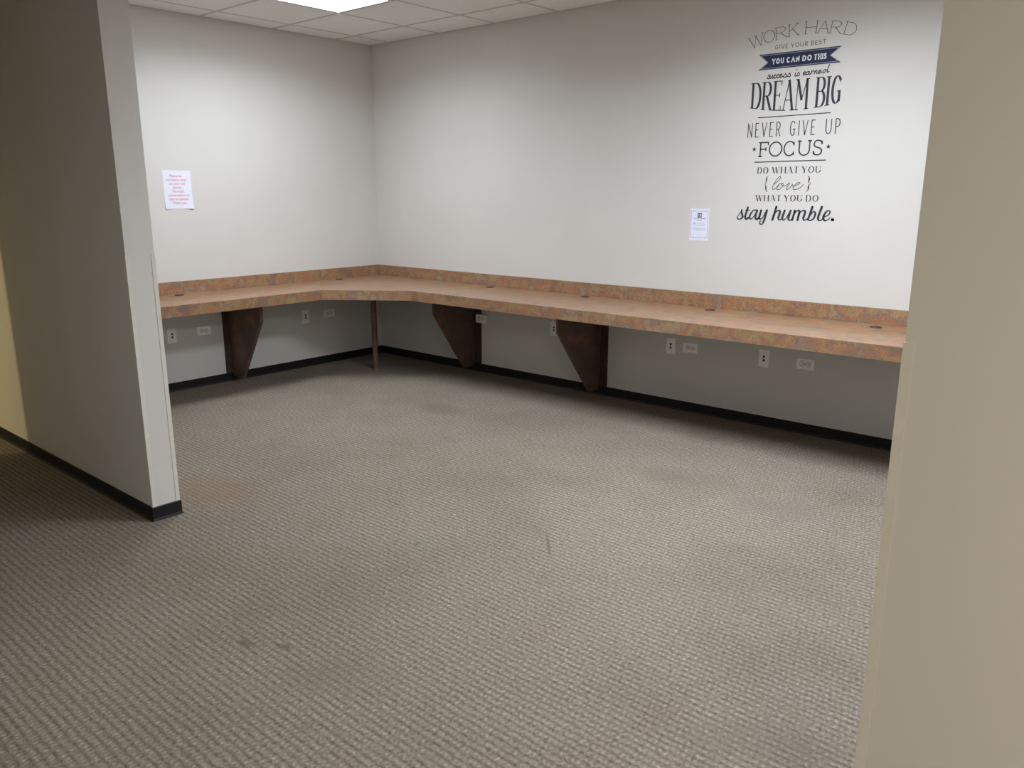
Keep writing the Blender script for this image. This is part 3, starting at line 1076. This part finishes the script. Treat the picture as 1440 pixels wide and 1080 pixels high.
# stay humble.
R = (1030, 285, 1180, 320)
st = [([(62, 200), (95, 150), (132, 96)], 10), ([(128, 96, 18), (124, 130, 26), (136, 175, 28), (130, 206, 22), (96, 224, 14), (68, 214, 16), (70, 196, 14)], 20), ([(134, 200), (156, 190), (172, 178)], 9),
      ([(210, 64), (192, 120), (172, 188), (184, 220), (216, 204)], 26), ([(176, 104), (232, 100)], 11),
      ([(336, 106, 18), (292, 100, 14), (250, 146, 22), (232, 196, 24), (250, 222, 16), (284, 192, 12), (318, 140, 12)], 20), ([(334, 106), (318, 160), (310, 202), (326, 224), (356, 206)], 26),
      ([(388, 104, 26), (372, 160, 28), (362, 202, 28), (380, 222, 18), (416, 188, 12), (444, 130, 12)], 24), ([(466, 104, 28), (442, 188, 28), (422, 252, 26), (398, 290, 16), (370, 284, 16), (366, 262, 14), (386, 248, 12)], 26),
      ([(594, 56), (570, 136), (540, 230)], 28), ([(556, 180, 10), (590, 124, 14), (626, 106, 20), (642, 122, 28), (630, 170, 28), (620, 208, 26), (636, 234, 16), (664, 218, 10)], 20),
      ([(706, 108, 26), (686, 162, 28), (672, 206, 28), (688, 236, 16), (722, 212, 12), (760, 146, 12)], 24), ([(786, 108, 26), (766, 170, 28), (756, 214, 26), (772, 238, 16), (802, 220, 10)], 24),
      ([(842, 108), (826, 168), (806, 234)], 26), ([(822, 178, 10), (860, 122, 14), (892, 106, 20), (906, 122, 28), (892, 178, 28), (878, 236, 26)], 22),
      ([(888, 178, 10), (926, 122, 14), (964, 106, 20), (982, 122, 28), (970, 170, 28), (956, 210, 26), (972, 238, 16), (1004, 220, 10)], 22),
      ([(1080, 58, 28), (1052, 140, 28), (1030, 200, 26), (1010, 226, 18)], 26), ([(1014, 226, 18), (1050, 240, 16), (1092, 216, 20), (1118, 160, 26), (1110, 124, 18), (1086, 126, 14), (1058, 166, 12)], 20),
      ([(1208, 58, 28), (1180, 132, 28), (1156, 204, 28), (1166, 238, 20), (1200, 234, 14), (1236, 200, 10)], 26),
      ([(1236, 192, 12), (1288, 172, 14), (1318, 132, 18), (1304, 108, 14), (1268, 122, 20), (1234, 174, 28), (1228, 216, 28), (1252, 244, 18), (1292, 228, 12), (1322, 198, 10)], 20),
      ([(1349, 230), (1353, 230)], 38)]
for a, b in ((0, 9), (9, len(st))):
    letters_obj('lettering', traced(R, st[a:b], 1.08), 'vinyl', decal, BACK)['label'] = 'bold brush script'


# ------------------------------------------------------------------ posted notices
def text_mesh(name, text, size, mp, material, parent, d=0.0, bold=0.0, align='CENTER', max_w=None):
    cu = bpy.data.curves.new('txt', 'FONT')
    cu.body = text
    cu.size = size
    cu.align_x = align
    cu.align_y = 'CENTER'
    cu.offset = bold
    cu.resolution_u = 3
    tmp = bpy.data.objects.new('txt', cu)
    COL.objects.link(tmp)
    dg = bpy.context.evaluated_depsgraph_get()
    me = bpy.data.meshes.new_from_object(tmp.evaluated_get(dg))
    bpy.data.objects.remove(tmp, do_unlink=True)
    bpy.data.curves.remove(cu)
    xs = [v.co.x for v in me.vertices]
    k = 1.0
    if max_w and xs and (max(xs) - min(xs)) > max_w:
        k = max_w / (max(xs) - min(xs))
    for v in me.vertices:
        v.co = Vector(mp(v.co.x * k, v.co.y, d))
    me.name = name
    me.materials.clear()
    me.materials.append(M[material])
    o = bpy.data.objects.new(name, me)
    COL.objects.link(o)
    o.parent = parent
    o.matrix_parent_inverse = parent.matrix_world.inverted()
    return o


def sheet(wall_fn, wa, wb, curl, parent, corners=((1, -1),)):
    """paper sheet lying almost flat, its corners lifting a little; has a real thickness."""
    nx, ny = 10, 12
    bm = bmesh.new()
    g = [[], []]
    for s in (0, 1):
        for j in range(ny + 1):
            row = []
            for i in range(nx + 1):
                a, b = (i / nx - .5), (j / ny - .5)
                d = 0.0008
                for ca, cb, amt in corners:
                    t = max(0.0, ca * a * 2 * 0.6 + cb * b * 2 * 0.4 - 0.55) / 0.45
                    d += amt * t * t
                row.append(bm.verts.new(wall_fn(a * wa, b * wb, d + s * 0.0003)))
            g[s].append(row)
    for j in range(ny):
        for i in range(nx):
            bm.faces.new([g[1][j][i], g[1][j][i + 1], g[1][j + 1][i + 1], g[1][j + 1][i]])
            bm.faces.new([g[0][j][i], g[0][j + 1][i], g[0][j + 1][i + 1], g[0][j][i + 1]])
    for i in range(nx):
        bm.faces.new([g[0][0][i], g[0][0][i + 1], g[1][0][i + 1], g[1][0][i]])
        bm.faces.new([g[0][ny][i + 1], g[0][ny][i], g[1][ny][i], g[1][ny][i + 1]])
    for j in range(ny):
        bm.faces.new([g[0][j + 1][0], g[0][j][0], g[1][j][0], g[1][j + 1][0]])
        bm.faces.new([g[0][j][nx], g[0][j + 1][nx], g[1][j + 1][nx], g[1][j][nx]])
    return link('sheet', bm, 'paper', parent, smooth=False)


c = (-1.885, 1.507)
mpL = lambda a, b, d: (d, c[0] + a, c[1] + b)
n1 = thing('posted_notice', (0.0, c[0], c[1]), 'white letter-size sheet with red writing on the left wall', 'notice')
sheet(mpL, 0.216, 0.277, 0, n1, ((1, -1, 0.012), (-1, -1, 0.005)))
lines = ['Please be', 'courteous when', 'on your cell', 'phone.', 'No loud', 'conversations or', 'calls on speaker.', 'Thank you.']
xo = (-0.010, -0.008, -0.006, -0.004, 0.000, 0.003, 0.004, 0.006)
for i, tl in enumerate(lines):
    zz = 0.098 - i * 0.0277
    text_mesh('lettering', tl, 0.0255, lambda a, b, d, zz=zz, i=i: mpL(a + xo[i], b + zz, d), 'red', n1, 0.0016, 0.0002, max_w=0.160)

cx2, cz2 = 3.2805, 1.2795
mpB = lambda a, b, d: (cx2 + a, -d, cz2 + b)
n2 = thing('posted_notice', (cx2, 0.0, cz2), 'small white bordered notice with navy emblem on the long wall', 'notice')
sheet(mpB, 0.139, 0.207, 0, n2, ((1, -1, 0.0004),))


def rects(name, rs, material, d=0.0016, parent=n2):
    P_ = [[(a0, b0), (a1, b0), (a1, b1), (a0, b1)] for a0, a1, b0, b1 in rs]
    return letters_obj(name, P_, material, parent, mpB, d1=d)


bx_, by0, by1, bt = 0.062, -0.084, 0.089, 0.0022
rects('border', [(-bx_, bx_, by1 - bt, by1), (-bx_, bx_, by0, by0 + bt), (-bx_, -bx_ + bt, by0, by1), (bx_ - bt, bx_, by0, by1)], 'borderink')
rects('emblem', [(-0.015, 0.015, 0.046, 0.075)], 'navyink')
text_mesh('emblem_letters', 'CB', 0.020, lambda a, b, d: mpB(a, b + 0.0600, d), 'white', n2, 0.0022, 0.0004)
text_mesh('lettering', 'COLDWELL BANKER', 0.0125, lambda a, b, d: mpB(a, b + 0.0395, d), 'navyink', n2, 0.0016, 0.0001, max_w=0.092)
text_mesh('lettering', 'REALTY', 0.0095, lambda a, b, d: mpB(a, b + 0.0270, d), 'navyink', n2, 0.0016, 0.0)
P = []
for r in (0.0125, 0.0085, 0.0045):
    ribbon(P, [(-0.035 + r * math.cos(math.radians(t)), -0.002 + r * math.sin(math.radians(t))) for t in range(45, 136, 10)], 0.0026)
P.append([(-0.035 + 0.002 * math.cos(math.radians(t)), -0.003 + 0.002 * math.sin(math.radians(t))) for t in range(0, 360, 45)])
letters_obj('signal_symbol', P, 'blueink', n2, mpB, d1=0.0016)


def dashes(x0, x1, z, h, seed):
    """lines of print too small to read: word-long strokes."""
    rnd = random.Random(seed)
    out, x = [], x0
    while x < x1 - 0.003:
        l = min(rnd.uniform(0.004, 0.012), x1 - x)
        out.append((x, x + l, z - h / 2, z + h / 2))
        x += l + 0.0022
    return out


rects('fine_print', dashes(-0.017, 0.042, 0.0060, 0.0030, 1) + dashes(-0.017, 0.042, -0.0030, 0.0030, 2), 'greyink')
rects('fine_print', dashes(-0.047, 0.044, -0.0260, 0.0030, 3) + dashes(-0.044, 0.046, -0.0340, 0.0030, 4), 'greyink')
